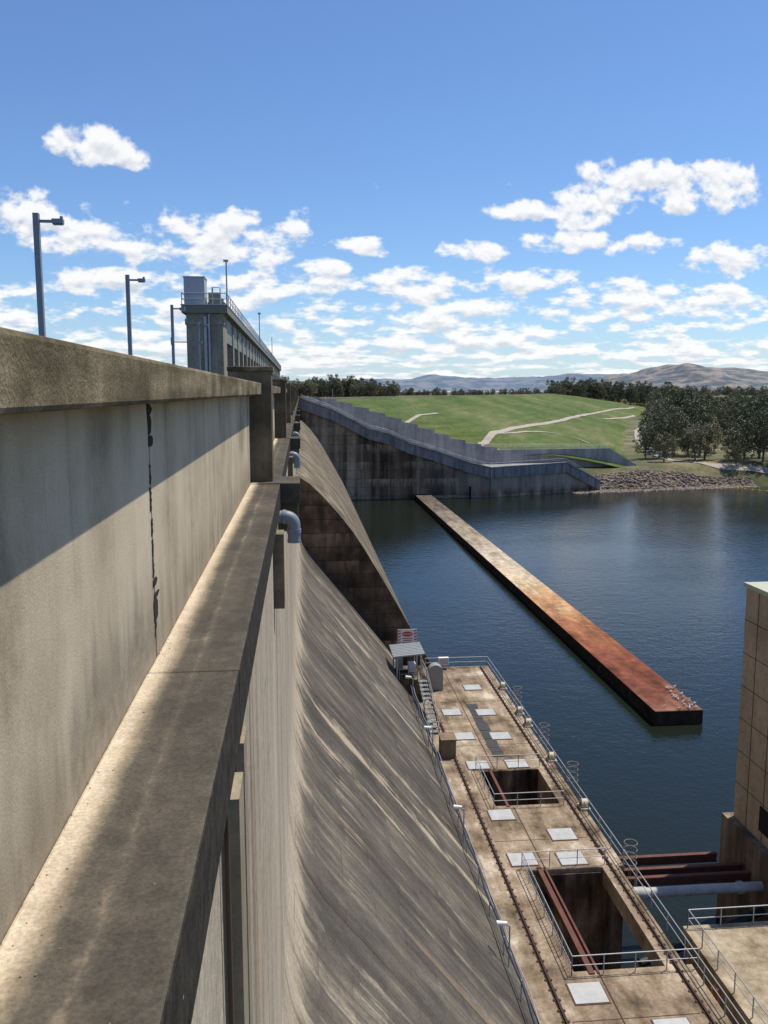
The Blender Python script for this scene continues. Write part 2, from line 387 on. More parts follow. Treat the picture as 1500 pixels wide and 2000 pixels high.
# ---------------------------------------------------------------- gate structure
m=M()
X0,X1=-10.0,-6.8
m.box(X0,X1,80,84,-1,6.9,0)
m.box(X0-.1,X1+.12,79.9,80.6,5.9,6.4,0)
y=84; k=0
while y<298:
    if k>0: m.box(X0,X1,y,y+1.7,-1,6.9,0)
    m.box(X1-.35,X1-.1,y+1.7 if k>0 else y,y+7.6,4.6,6.9,3)
    m.box(X0+.4,X1-1.8,y+1.7 if k>0 else y,y+7.6,-1,4.8,3)
    m.tube([(X1-.9,y+4.5,-1),(X1-.9,y+4.5,4.6)],.11,8,2)
    y+=7.6; k+=1
m.box(X0-.35,X1+.45,79.6,300,6.9,7.55,4)
m.box(X0-.4,X1+.5,79.5,300,7.55,7.63,2)
m.box(-8.45,-8.2,79.75,79.95,-.8,6.6,2)
m.tube([(-8.0,79.8,-.8),(-8.0,79.8,6.8)],.09,8,2)
m.rail([(X0-.3,79.7,7.6),(X1+.4,79.7,7.6),(X1+.4,300,7.6)],1.0,2.2,.04,2)
m.rail([(X0-.3,79.7,7.6),(X0-.3,300,7.6)],1.0,2.2,.04,2)
m.box(X0-.15,X0+1.65,80.2,82.4,7.63,10.0,1); m.box(X0-.2,X0+1.7,80.15,82.45,10.0,10.1,1)
y=84
while y<298:
    m.box(X1-1.7,X1-.1,y,y+2.6,7.63,8.25,3); m.box(X1-1.2,X1-.3,y+.4,y+1.5,8.25,8.65,3)
    m.tube([(X1-1.5,y+3.2,7.95),(X1-.2,y+3.2,7.95)],.35,10,3); y+=7.6
m.tube([(X1-.9,80.6,7.6),(X1-.9,80.6,9.2),(X1-.2,80.6,9.2),(X1-.2,80.6,7.6)],.08,6,2)
m.box(X1-1.3,X1-.3,80.9,82,7.63,8.8,3)
m.tube([(X1+.1,84,7.6),(X1+.1,84,12.0)],.07,8,2); m.box(X1-.15,X1+.3,83.9,84.1,11.9,12.1,2)
m.tube([(X1+.1,150,7.6),(X1+.1,150,13.0)],.08,8,2); m.box(X1-.15,X1+.35,149.9,150.1,12.8,13.1,2)
m.tube([(X1+.1,215,7.6),(X1+.1,215,13.0)],.08,8,2)
m.obj('spillway_gate_tower',[tower_mat,bluem,galv,greenm,simple('gantry_deck_paint',(.2,.21,.17),.8,0,.25,2)])

# ---------------------------------------------------------------- service deck
m=M()
ZD=-30.0
m.box(11,20.2,10,40.6,-38,ZD); m.box(11,13.8,40.6,50.3,-38,ZD-.001,0)
m.box(11,20.2,50.3,59,-38,ZD); m.box(11,13.8,59,65,-38,ZD-.001); m.box(11,20.2,65,91.5,-38,ZD)
m.box(18.75,19.85,40.6,50.3,-31.1,ZD-.002,0); m.box(18.6,20.1,59,65,-38,ZD-.003,0)
deck=m.obj('service_deck',[deck_mat,pit_mat])
m=M()
m.box(13.803,13.83,40.61,50.2,-38,ZD-.02); m.box(13.803,13.83,59.01,64.97,-38,ZD-.02)
m.box(13.83,20.2,50.17,50.29,-38,ZD-.3); m.box(13.83,18.6,64.9,64.99,-38,ZD-.02)
m.box(13.83,18.6,59.02,59.05,-38,ZD-.02)
m.obj('pit_lining',[pit_mat],parent=deck)
m=M()
m.box(14.55,14.85,40.3,50.6,-30.25,-29.93); m.box(15.0,15.12,40.3,50.6,-30.25,-29.93)
m.box(14.6,14.8,58.8,65.2,-30.25,-29.95)
m.box(13.85,18.7,44.9,45.05,-34.1,-33.9)
m.obj('pit_beam',[rust],parent=deck)
m=M()
for X in (12.3,19.3):
    m.box(X-.04,X+.04,10,91,ZD+.02,ZD+.13,0); m.box(X-.12,X+.12,10,91,ZD,ZD+.03,0)
    y=10
    while y<91: m.box(X-.2,X+.2,y,y+.12,ZD+.001,ZD+.05,0); y+=.75
m.box(15.05,15.11,10,40.3,ZD+.001,ZD+.02,0); m.box(15.05,15.11,50.6,58.8,ZD+.001,ZD+.02,0); m.box(15.05,15.11,65.2,90,ZD+.001,ZD+.02,0)
for yy in (25,33,37,54,70,80.5,88): m.box(12.6,19.0,yy,yy+.05,ZD+.001,ZD+.008,0)
m.obj('crane_rail',[rustdark,rust],parent=deck)
m=M()
for X,Y in [(17.1,84.5),(13.8,77.8),(17,77.5),(13.9,72),(17.1,71.8),(17.1,66),(13.9,66),(13.9,57.6),(17.4,54.5),(13.9,51.6),(17.1,51.4),(14,38.9),(17.3,36),(14,31)]:
    w,h=.85,.75
    m.box(X-w,X+w,Y-h,Y+h,ZD+.002,ZD+.07,0); m.box(X-w-.07,X+w+.07,Y-h-.07,Y+h+.07,ZD+.001,ZD+.03,1)
m.obj('hatch_cover',[plate,rust],parent=deck)
m=M()
random.seed(5)
y=67.5
while y<79:
    m.box(15.55+random.uniform(-.05,.05),16.5+random.uniform(-.08,.05),y,y+.9,ZD+.003,ZD+.02+random.uniform(0,.03)); y+=.95
m.obj('rubber_mat',[simple('old_rubber',(.05,.05,.05),.9,0,.5,3)],parent=deck)
m=M()
m.rail([(20.1,12,ZD),(20.1,57,ZD)],1.1,2.2,.035)
m.rail([(20.1,57,ZD),(20.1,91.3,ZD),(13.2,91.3,ZD)],1.1,2.2,.035)
m.rail([(13.6,50.6,ZD),(19.0,50.6,ZD)],1.1,1.8,.03); m.rail([(13.6,40.3,ZD),(20.4,40.3,ZD)],1.1,1.8,.03)
m.rail([(13.6,40.3,ZD),(13.6,50.6,ZD)],1.1,1.6,.03)
m.rail([(13.6,65.3,ZD),(18.8,65.3,ZD),],1.1,1.6,.03); m.rail([(18.8,58.7,ZD),(13.6,58.7,ZD),(13.6,65.3,ZD)],1.1,1.6,.03)
for i in range(40):
    yy=40.4+i*.25; m.tube([(13.6,yy,ZD),(13.6,yy,ZD+1.1)],.012,4)
m.obj('deck_railing',[galv])
wg=simple('weathered_galv',(.25,.24,.22),.6,.2,.2,3)
for yy in (50.5,62.5,70.5,80):
    m=M()
    for k in range(4):
        z=-.2+.45*k
        m.tube([(.55+.42*math.cos(a*math.pi/6),.42*math.sin(a*math.pi/6),z) for a in range(13)],.022,5,cap=False)
    for a in range(0,12,2):
        m.tube([(.55+.42*math.cos(a*math.pi/6),.42*math.sin(a*math.pi/6),-2),(.55+.42*math.cos(a*math.pi/6),.42*math.sin(a*math.pi/6),1.2)],.018,4)
    m.obj('ladder_cage',[wg],loc=(20.1,yy,ZD+.3))
creamp=simple('cream_paint',(.5,.44,.32),.6)
for yy in (58.2,66.5,74,77,84):
    m=M()
    m.tube([(-.15,0,.3),(.35,0,.3)],.36,16,0); m.box(-.25,.45,-.5,.5,0,.12,0); m.tube([(-.2,0,.3),(.4,0,.3)],.1,8,1)
    m.obj('cable_sheave',[creamp,rust],loc=(20.05,yy,ZD+.01))

m=M()
m.box(9.0,11.9,81,85.4,-29.9,-27.75,3)
m.add([(8.6,80.9,-25.5),(11.7,80.9,-25.25),(11.7,85.0,-25.25),(8.6,85.0,-25.5),(8.6,80.9,-25.4),(11.7,80.9,-25.15),(11.7,85.0,-25.15),(8.6,85.0,-25.4)],[(0,1,2,3),(4,5,6,7),(0,1,5,4),(1,2,6,5),(2,3,7,6),(3,0,4,7)],0)
for k in range(9):
    yy=80.95+k*.5; m.tube([(8.6,yy,-25.385),(11.7,yy,-25.135)],.035,5,0)
for x in (9.0,11.4):
    for y in (81.2,84.7): m.box(x-.06,x+.06,y-.06,y+.06,-27.75,-25.4,1)
m.box(9.2,9.9,84,84.6,-27.75,-26.2,1); m.box(10.4,11.1,83.2,84.2,-27.75,-26.9,2)
m.rail([(9.2,81.1,-27.75),(11.0,81.1,-27.75)],1.05,.9,.03,1); m.rail([(11.85,81.1,-27.75),(11.85,85.3,-27.75)],1.05,.9,.03,1)
m.obj('control_shelter',[simple('roof_sheet',(.27,.29,.30),.6,.2,.3,2),galv,white,pit_mat])
m=M()
for k in range(12):
    yy=80.9-k*.68; z=-27.75-k*.19
    m.box(11.0,11.85,yy-.62,yy,z-.06,z,0)
for X in (10.98,11.87):
    m.add([(X,80.9,-27.9),(X,72.7,-30.1),(X,72.7,-29.8),(X,80.9,-27.6)],[(0,1,2,3)],0)
    for h in (.55,1.05): m.tube([(X,80.9,-27.75+h),(X,72.7,-30+h)],.03,6,0)
    for k in range(6):
        yy=80.9-k*1.6; zz=-27.75-(80.9-yy)*.274; m.tube([(X,yy,zz-.1),(X,yy,zz+1.05)],.03,6,0)
m.obj('steel_stairway',[simple('stair_steel',(.26,.26,.25),.6,.2,.2,3)])
m=M()
prof=[(0,0),(0,1.9)]+[(.75-.75*math.cos(math.pi*k/12),1.9+.75*math.sin(math.pi*k/12)) for k in range(1,12)]+[(1.5,1.9),(1.5,0)]
m.prism(prof,0,.9,0)
m.obj('curved_hood',[simple('hood_paint',(.30,.29,.25),.6)],loc=(12.5,84,ZD+.002),bevel=.02)
m=M(); m.box(0,1.1,0,.45,.5,1.3,0); m.box(.45,.65,.1,.35,0,.5,1); m.box(.08,1.02,-.02,0,.58,1.22,1)
m.obj('switch_box',[white,galv],loc=(14.6,90.6,ZD+.002))
m=M(); m.box(0,1.2,0,1.5,0,1.5,0); m.box(-.06,1.26,-.06,1.56,1.5,1.62,0)
m.obj('concrete_plinth',[concrete('plinth_concrete',[(.1,.07,.04),(.2,.14,.09),(.32,.25,.17)])],loc=(11.2,67.6,ZD+.002))
m=M()
pts=[]
for k in range(60):
    yy=14+k*1.12; pts.append((10.15+.06*math.sin(k*1.3),yy,-28.05+.04*math.sin(k*.9)))
m.tube(pts,.075,6,0); m.tube([(p[0]+.25,p[1],p[2]-.1) for p in pts],.03,5,1)
for k in range(0,60,3):
    p=pts[k]; m.tube([(p[0],p[1],p[2]-1.1),(p[0],p[1],p[2]+.08)],.035,5,1)
m.obj('service_hose',[simple('hose_rubber',(.03,.04,.07),.6),galv])
for yy in (52.5,66,78.5,40):
    m=M(); m.tube([(0,0,-.9),(0,0,1.3)],.045,6,0); m.tube([(0,0,1.3),(-.2,-.02,1.42)],.04,6,0)
    m.tube([(-.7,0,1.5),(-.15,0,1.45)],[.14,.10],10,1)
    m.obj('deck_light',[galv,white],loc=(10.2,yy,-28.1))
m=M()
m.box(0,1.9,0,.05,0,2.1,0)
for side in (0,1):
    x0=0.02 if side==0 else 1.6
    for k in range(7):
        z=.03+k*.3
        m.add([(x0,-.004,z),(x0+.28,-.004,z+.14),(x0+.28,-.004,min(z+.28,2.08)),(x0,-.004,min(z+.14,2.08))],[(0,1,2,3)],1)
for k in range(6):
    m.add([(.3+.22*k,-.004,.03),(.42+.22*k,-.004,.03),(.5+.22*k,-.004,.22),(.38+.22*k,-.004,.22)],[(0,1,2,3)],1)
el=[(.95+.55*math.cos(a*math.pi/12),-.006,1.62+.26*math.sin(a*math.pi/12)) for a in range(24)]
m.add(el,[tuple(range(24))],1)
for z,w in ((1.15,.5),(.95,.42),(.75,.5),(.55,.3)): m.add([(.95-w,-.006,z),(.95+w,-.006,z),(.95+w,-.006,z+.09),(.95-w,-.006,z+.09)],[(0,1,2,3)],2)
for x in (.2,1.7): m.box(x-.04,x+.04,.05,.12,-1.2,2.0,3)
sg=m.obj('danger_sign',[white,redp,simple('sign_text_paint',(.25,.08,.07),.6),galv],loc=(10.1,90.6,-27.7))
sg.scale=(1.1,1,1.1)
cu=bpy.data.curves.new('danger_text','FONT'); cu.body='DANGER'; cu.size=.26; cu.align_x='CENTER'; cu.align_y='CENTER'; cu.extrude=.002
cu.materials.append(white); to=bpy.data.objects.new('danger_text',cu); S.collection.objects.link(to); to.parent=sg; to.location=(.95,-.012,1.62); to.rotation_euler=(math.pi/2,0,0)

# ---------------------------------------------------------------- divider wall
def divider_material():
    m,t,b=newmat('rust_and_shade_concrete'); p=t.pos(); x,y,z=t.sep(p)
    n=t.noise(t.vmul(p,(.25,.08,.3)),1,7,.6); n2=t.noise(p,.7,8,.7); n3=t.noise(t.vmul(p,(.5,.12,.5)),1.0,5,.65)
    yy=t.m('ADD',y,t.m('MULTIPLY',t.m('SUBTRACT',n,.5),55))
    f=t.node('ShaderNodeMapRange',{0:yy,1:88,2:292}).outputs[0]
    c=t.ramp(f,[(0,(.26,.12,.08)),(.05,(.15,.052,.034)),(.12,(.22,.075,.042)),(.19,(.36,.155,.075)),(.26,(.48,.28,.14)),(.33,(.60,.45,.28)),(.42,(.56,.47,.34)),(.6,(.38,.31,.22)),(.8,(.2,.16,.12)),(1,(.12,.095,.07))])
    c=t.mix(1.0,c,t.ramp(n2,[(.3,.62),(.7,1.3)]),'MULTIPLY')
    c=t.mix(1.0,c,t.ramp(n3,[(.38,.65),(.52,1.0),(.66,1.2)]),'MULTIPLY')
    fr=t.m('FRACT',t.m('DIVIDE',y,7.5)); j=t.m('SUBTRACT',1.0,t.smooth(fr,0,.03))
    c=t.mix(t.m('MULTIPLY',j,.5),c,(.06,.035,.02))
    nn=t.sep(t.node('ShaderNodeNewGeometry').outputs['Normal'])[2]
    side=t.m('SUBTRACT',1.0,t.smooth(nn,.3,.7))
    c=t.mix(side,c,t.ramp(n2,[(.35,(.016,.013,.011)),(.7,(.06,.045,.033))]))  # vertical faces go near black: their shade is put into the colour
    link(t,c,b.inputs['Base Color']); matte(b); link(t,t.bump(n2,.3,.1),b.inputs['Normal']); return m
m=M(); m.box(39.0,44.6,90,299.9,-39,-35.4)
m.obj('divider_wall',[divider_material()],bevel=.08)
gm=M()
def ell(c,r,mi,n=8,k=6):
    vs=[];fs=[]
    for i in range(k+1):
        th=math.pi*i/k
        for j in range(n):
            ph=2*math.pi*j/n; vs.append((c[0]+r[0]*math.cos(th),c[1]+r[1]*math.sin(th)*math.cos(ph),c[2]+r[2]*math.sin(th)*math.sin(ph)))
    for i in range(k):
        for j in range(n): fs.append((i*n+j,i*n+(j+1)%n,(i+1)*n+(j+1)%n,(i+1)*n+j))
    gm.add(vs,fs,mi,True)
ell((0,0,.26),(.22,.10,.10),0); ell((.2,0,.40),(.075,.06,.06),0); gm.tube([(.12,0,.3),(.2,0,.4)],[.07,.045],8,0)
gm.tube([(.26,0,.395),(.34,0,.38)],[.018,.006],6,2); gm.add([(-.15,-.05,.27),(-.38,-.03,.25),(-.38,.03,.25),(-.15,.05,.27)],[(0,1,2,3)],1)
ell((-.04,.08,.28),(.2,.03,.07),1); ell((-.04,-.08,.28),(.2,.03,.07),1)
gm.tube([(0,.04,0),(0,.04,.2)],.012,5,2); gm.tube([(0,-.04,0),(0,-.04,.2)],.012,5,2)
g0=gm.obj('seagull',[simple('gull_white',(.6,.58,.55),.7),simple('gull_grey',(.33,.33,.34),.7),simple('gull_orange',(.6,.15,.03),.6)],loc=(40.6,91.2,-35.4)); g0.scale=(.7,.7,.7)
random.seed(11)
for i in range(34):
    g=bpy.data.objects.new('seagull',g0.data); S.collection.objects.link(g)
    if random.random()<.75: g.location=(random.uniform(42.9,44.5),random.uniform(90.2,97.5),-35.4)
    else: g.location=(random.uniform(41.3,44.4),random.uniform(90.1,91),-35.4)
    g.rotation_euler=(0,0,random.uniform(0,6.28)); s=random.uniform(.65,.85); g.scale=(s,s,s)

# ---------------------------------------------------------------- building bottom right
b0=empty('concrete_building',(29.7,54.7,-37))
m=M()
def wb(x0,x1,y0,y1,z0,z1,mi): m.box(x0-29.7,x1-29.7,y0-54.7,y1-54.7,z0+37,z1+37,mi)
wb(29.7,42,47.5,54.7,-29.3,-13.0,0)
wb(29.1,42.5,47.0,55.2,-40,-29.3,1)
wb(29.55,42.2,47.3,54.85,-13.0,-12.7,2)
for z in (-15.2,-17.5,-19.8,-22.1,-24.4,-26.7): wb(29.68,42.02,47.48,54.72,z-.03,z,3)
for y in (49,51,53): wb(29.685,29.72,y,y+.05,-29.3,-13.0,3)
wb(29.67,29.9,50.2,51.4,-28.6,-26.9,3)
o=m.obj('walls',[build_mat,buildbase_mat,simple('flashing',(.45,.46,.33),.6),crackm],parent=b0)
m=M()
m.box(21.3,29.0,15,43.5,-38,-30.0,0); m.box(21.1,29.05,14.9,43.7,-30.35,-29.9,0)
m.obj('building_platform',[concrete('platform_concrete',[(.16,.125,.08),(.34,.27,.18),(.52,.43,.31)],blot=.6,lo=.36,hi=.64)])
m=M()
m.rail([(21.3,15,-29.9),(21.3,43.5,-29.9),(29,43.5,-29.9)],1.1,1.8,.035)
m.rail([(23.6,25,-29.9),(23.6,38.0,-29.9),(24.8,38.0,-29.9)],1.1,1.5,.03)
m.obj('platform_railing',[galv])
m=M(); R=.38
m.tube([(0,R*math.cos(a*math.pi/12),R*math.sin(a*math.pi/12)) for a in range(25)],.085,8,0,cap=False)
for a in range(4):
    an=a*math.pi/2+.4; m.tube([(0,R*math.cos(an-.12),R*math.sin(an-.12)),(0,R*math.cos(an+.12),R*math.sin(an+.12))],.095,8,1)
m.obj('life_ring',[orangep,white],loc=(21.0,39.4,-30.9))
m=M()
for yy,z,x1 in ((53.2,-31.2,27.9),(51.9,-31.3,29.1),(50.9,-31.3,29.1)):
    m.box(20.2,x1,yy,yy+.3,z-.12,z,0); m.box(20.2,x1,yy+.1,yy+.2,z-.5,z-.12,0); m.box(20.2,x1,yy,yy+.3,z-.6,z-.5,0)
m.obj('walkway_beam',[rust])
m=M(); m.tube([(20.2,49.6,-31.5),(29.1,49.6,-31.5)],.31,20,0); m.tube([(20.2,49.6,-31.5),(21.4,49.6,-31.5)],.38,20,0); m.tube([(27.5,49.6,-31.5),(27.8,49.6,-31.5)],.4,20,0)
m.obj('water_pipe',[simple('pipe_paint',(.42,.41,.38),.6,0,.5,1.2)])
m=M(); m.tube([(20.2,47.2,-34.6),(24,48.3,-34.2),(26,48.8,-33.8),(29.1,49.3,-33.0)],.26,12,0)
m.obj('discharge_pipe',[black])

# ---------------------------------------------------------------- training walls
tw=[(0,300,-2.6),(10.8,300,-6.4),(23,300,-12.8),(30,300,-14.6),(37.5,300,-18),(46.4,300,-20.6),(58,300,-24.6),(66,300,-26.6),(97,312,-26.0),(112,318,-33.5)]
m=M()
m.wall([(x,y,z,-40) for x,y,z in tw],3.2,0)
m.wall([(x-.0,y-.8,z+.25,z-3.4) for x,y,z in tw],.78,1)
m.wall([(x-.0,y-1.1,z+.45,z+.1) for x,y,z in tw],1.2,2)
m.box(66.0,66.6,299.0,299.6,-39,-27,0); m.box(58.6,59.2,299.6,300,-39,-33,3)
for a,b in zip(tw[:-1],tw[1:]):
    n_=max(1,int((b[0]-a[0])/3.2))
    for i in range(n_):
        q=(i+.5)/n_; x=a[0]+(b[0]-a[0])*q; y=a[1]+(b[1]-a[1])*q; z=a[2]+(b[2]-a[2])*q
        m.box(x-.12,x+.12,y-.95,y-.8,z-3.3,z+.1,1)
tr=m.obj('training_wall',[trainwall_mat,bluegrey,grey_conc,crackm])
bw=[(1,-2.4),(12,-3.8),(31,-9.6),(51,-16.4),(61,-19.8),(75,-22.6),(122,-22.4),(137,-30.6)]
def bz(x):
    if x<bw[0][0]: return bw[0][1]
    for a,b in zip(bw[:-1],bw[1:]):
        if a[0]<=x<=b[0]: return a[1]+(b[1]-a[1])*(x-a[0])/(b[0]-a[0])
    return bw[-1][1]
m=M(); x=1.0
while x<75:
    nx=x+6.2; z0=bz(x); z1=bz(nx)
    m.wall([(x,331,z0+.7,-40),(nx,331,z0+(z1-z0)*.45+.7,-40)],1.2,0); x=nx
m.wall([(x,331,bz(x)+.4,-40),(122,336,-22.2,-40),(137,338,-31,-40)],1.2,0)
fl=[(0,-3.6),(23,-13.5),(37.5,-18.5),(58,-25.5),(66,-27.6),(97,-27.3),(112,-34.5)]
fy=[303,303,303,303,303,315,320]
vs=[(x,y,z) for (x,z),y in zip(fl,fy)]+[(x,331,z-.2) for x,z in fl]
k=len(fl); m.add(vs,[(i,i+1,k+i+1,k+i) for i in range(k-1)],0)
m.obj('retaining_wall',[grey_conc])
m=M()
m.rail([(x,y+1.5,z+.4) for x,y,z in tw],1.2,4,.05)
m.rail([(66,331.6,-21.6),(122,336.6,-22.2)],1.5,4,.06)
for x,y,z in ((37.5,331,-10.5),(51,331,-15.6),(80,332,-22.3),(110,335,-22.3),(12,331,-3)): m.tube([(x,y+.5,z),(x,y+.5,z+4)],.09,6)
m.obj('wall_railing',[galv])

# ---------------------------------------------------------------- ground
def sm(x): x=max(0,min(1,x)); return x*x*(3-2*x)
def gz(x,y):
    yb=312+.2*max(0,min(70,x-100))+1.5*math.sin(x*.13)
    d=y-yb
    if x>165: d=max(d,(x-180)*1.0+2*math.sin(y*.07))
    z=-40+11*sm((d+6)/24)
    if x<-9 : z=-34
    z+=21*sm((y-1150)/250)*(1 if y>0 else 0)
    z+=1.2*mn.noise(Vector((x*.012,y*.012,0)))+(.35*mn.noise(Vector((x*.08,y*.08,3))) if d>0 else 0)
    return z
def coords(spec):
    r=[]
    for a,b,s in spec:
        v=a
        while v<b: r.append(v); v+=s
    r.append(spec[-1][1]); return r
xs=coords([(-9000,-1000,1000),(-1000,0,100),(0,90,15),(90,260,4),(260,600,20),(600,1500,100),(1500,10000,700)])
ys=coords([(-3000,-200,400),(-200,280,40),(280,380,4),(380,700,12),(700,1500,40),(1500,12000,700)])
m=M(); nx=len(xs)
m.add([(x,y,gz(x,y)) for y in ys for x in xs],[(j*nx+i,j*nx+i+1,(j+1)*nx+i+1,(j+1)*nx+i) for j in range(len(ys)-1) for i in range(nx-1)],0,True)
gmat,t,b=newmat('ground_soil'); p=t.pos()
n1=t.noise(p,.03,8,.65); n2=t.noise(p,.5,6,.7)
c=t.ramp(t.m('ADD',t.m('MULTIPLY',n1,.7),t.m('MULTIPLY',n2,.3)),[(.35,(.05,.06,.022)),(.48,(.10,.10,.04)),(.56,(.19,.16,.08)),(.7,(.27,.22,.14))])
link(t,c,b.inputs['Base Color']); b.inputs['Roughness'].default_value=1
m.obj('ground',[gmat])

def water_mat(name,col):
    m,t,b=newmat(name); p=t.pos()
    w1=t.noise(t.vmul(p,(1,1.3,1)),.55,5,.6); w2=t.noise(p,.06,3,.5); w3=t.noise(p,2.2,3,.5)
    patch=t.smooth(t.noise(t.vmul(p,(.6,1.4,1)),.018,4),.35,.65)
    h=t.m('ADD',t.m('MULTIPLY',w1,t.m('ADD',t.m('MULTIPLY',patch,1.0),.6)),t.m('ADD',t.m('MULTIPLY',w2,.4),t.m('MULTIPLY',w3,.35)))
    link(t,t.bump(h,.21,.35),b.inputs['Normal'])
    b.inputs['Base Color'].default_value=(*col,1); b.inputs['Roughness'].default_value=.07; b.inputs['IOR'].default_value=1.33
    b.inputs['Specular IOR Level'].default_value=.35
    return m
m=M(); m.add([(8,-600,-37),(900,-600,-37),(900,345,-37),(8,345,-37)],[(0,1,2,3)])
m.obj('river_water',[water_mat('river_water',(.012,.016,.011))])
m=M(); m.add([(-3500,-1500,-7),(-9.9,-1500,-7),(-9.9,1120,-7),(-3500,1120,-7)],[(0,1,2,3)])
m.obj('reservoir_water',[water_mat('reservoir_water',(.012,.03,.04))])

# ---------------------------------------------------------------- embankment
crest=[(6,332,-2.7),(60,450,-2.7),(130,600,-2.7),(220,820,-2.7),(318,1085,-2.7),(360,1120,-6),(430,1170,-14),(520,1260,-24)]
toe  =[(132,339,-29.5),(158,410,-29.5),(185,480,-29.5),(215,560,-29.5),(270,700,-29.5),(330,850,-29.5),(420,1050,-28),(560,1240,-27)]
def interp(pl,s):
    f=s*(len(pl)-1); i=min(int(f),len(pl)-2); return Vector(pl[i]).lerp(Vector(pl[i+1]),f-i)
NS,NT_=110,30
vs=[]
for i in range(NS+1):
    s=i/NS; a=interp(crest,s); b_=interp(toe,s)
    for j in range(NT_+1):
        q=j/NT_; p=a.lerp(b_,q)
        p.z=a.z+(b_.z-a.z)*(q+.018*math.sin(q*12.56))
        p.z+=.5*mn.noise(p*.03)*math.sin(math.pi*q)
        k=max(0,1-(p.y-332)/22.0)
        p.z=min(p.z,p.z*(1-sm(k))+(bz(p.x)-.2)*sm(k)) if p.x<122 else p.z
        vs.append(p)
row=[Vector((v.x,332.1,min(v.z,bz(v.x))-2.0 )) for v in vs[:NT_+1]]
fs=[(i*(NT_+1)+j,i*(NT_+1)+j+1,(i+1)*(NT_+1)+j+1,(i+1)*(NT_+1)+j) for i in range(NS) for j in range(NT_)]
o_=len(vs); allv=vs+row
fs2=fs+[(o_+j,o_+j+1,j+1,j) for j in range(NT_)]
m=M(); m.add(allv,fs2,0,True)
gmat,t,b=newmat('grass'); p=t.pos()
n1=t.noise(t.vmul(p,(1,.5,1)),.02,7,.65); n2=t.noise(p,.35,7,.75); x,y,z=t.sep(p)
n4=t.noise(t.vmul(p,(.05,.02,1.0)),1.0,5)
f=t.m('ADD',t.m('ADD',t.m('MULTIPLY',n1,.45),t.m('MULTIPLY',n2,.3)),t.m('MULTIPLY',n4,.25))
c=t.ramp(f,[(.39,(.05,.082,.022)),(.47,(.08,.118,.031)),(.53,(.118,.143,.044)),(.61,(.20,.18,.085))])
link(t,c,b.inputs['Base Color']); matte(b); link(t,t.bump(n2,.5,.6),b.inputs['Normal'])
emb=m.obj('grass_embankment',[gmat])
m=M(); N=60
c1=[interp(crest,i/N) for i in range(N+1)]
vs3=[]
for i,p in enumerate(c1):
    d=(c1[min(i+1,N)]-c1[max(i-1,0)]); d.z=0; d.normalize(); nrm=Vector((-d.y,d.x,0))
    vs3+= [p+Vector((0,0,.35))-nrm*.2,p+nrm*8+Vector((0,0,.35)),p+nrm*70-Vector((0,0,28)), p-nrm*.2-Vector((0,0,.3))]
m.add(vs3,[(i*4,i*4+1,i*4+5,i*4+4) for i in range(N)],0); m.add(vs3,[(i*4+1,i*4+2,i*4+6,i*4+5) for i in range(N)],1); m.add(vs3,[(i*4,i*4+4,i*4+7,i*4+3) for i in range(N)],0)
m.obj('crest_road',[simple('gravel_road',(.2,.17,.13),.95,0,.3,.5),simple('rock_face',(.12,.11,.09),.95,0,.4,.5)])
bv=BVHTree.FromPolygons(allv,fs2)
def zat(x,y):
    h=bv.ray_cast(Vector((x,y,50)),Vector((0,0,-1))); z=gz(x,y)
    return max(z,h[0].z) if h[0] else z
def path(name,pl,w,mat,lift=.22):
    P=[Vector((*p,0)) for p in pl]; P=[P[0]*2-P[1]]+P+[P[-1]*2-P[-2]]; out=[]
    for i in range(1,len(P)-2):
        n_=max(4,int((P[i+1]-P[i]).length/4))
        for k in range(n_):
            t_=k/n_; a,b,c,d=P[i-1:i+3]
            out.append(.5*((2*b)+(c-a)*t_+(2*a-5*b+4*c-d)*t_*t_+(3*b-a-3*c+d)*t_**3))
    out.append(P[-2]); m=M(); vs=[]
    for i,p in enumerate(out):
        d=(out[min(i+1,len(out)-1)]-out[max(i-1,0)]).normalized(); nn=Vector((-d.y,d.x,0))
        ww=(w if not isinstance(w,tuple) else w[0]+(w[1]-w[0])*i/len(out))*(1+.25*mn.noise(p*.15))
        for s_ in (-.5,-.17,.17,.5):
            q=p+nn*ww*s_; vs.append((q.x,q.y,zat(q.x,q.y)+lift))
    m.add(vs,[(i*4+j,i*4+j+1,i*4+5+j,i*4+4+j) for i in range(len(out)-1) for j in range(3)],0,True)
    return m.obj(name,[mat])
dirt=simple('path_dirt',(.38,.33,.26),.95,0,.35,.3)
path('dirt_path',[(78,334),(72,335),(70.5,338.5),(76,347),(105,412),(166,546),(275,805),(368,1006),(447,1142)],(2.8,3.6),dirt)
path('dirt_path',[(78,350),(91,373),(118,418),(133,427),(137,405)],1.5,dirt)
path('dirt_path',[(42,334),(41,339),(47,352),(60,382)],1.6,dirt)
path('dirt_path',[(262,738),(320,850),(382,974)],3.5,dirt)
path('dirt_path',[(300,740),(258,650),(232,585),(196,490),(174,424),(163,385),(157,358),(168,340),(200,333),(230,332)],4.2,dirt)

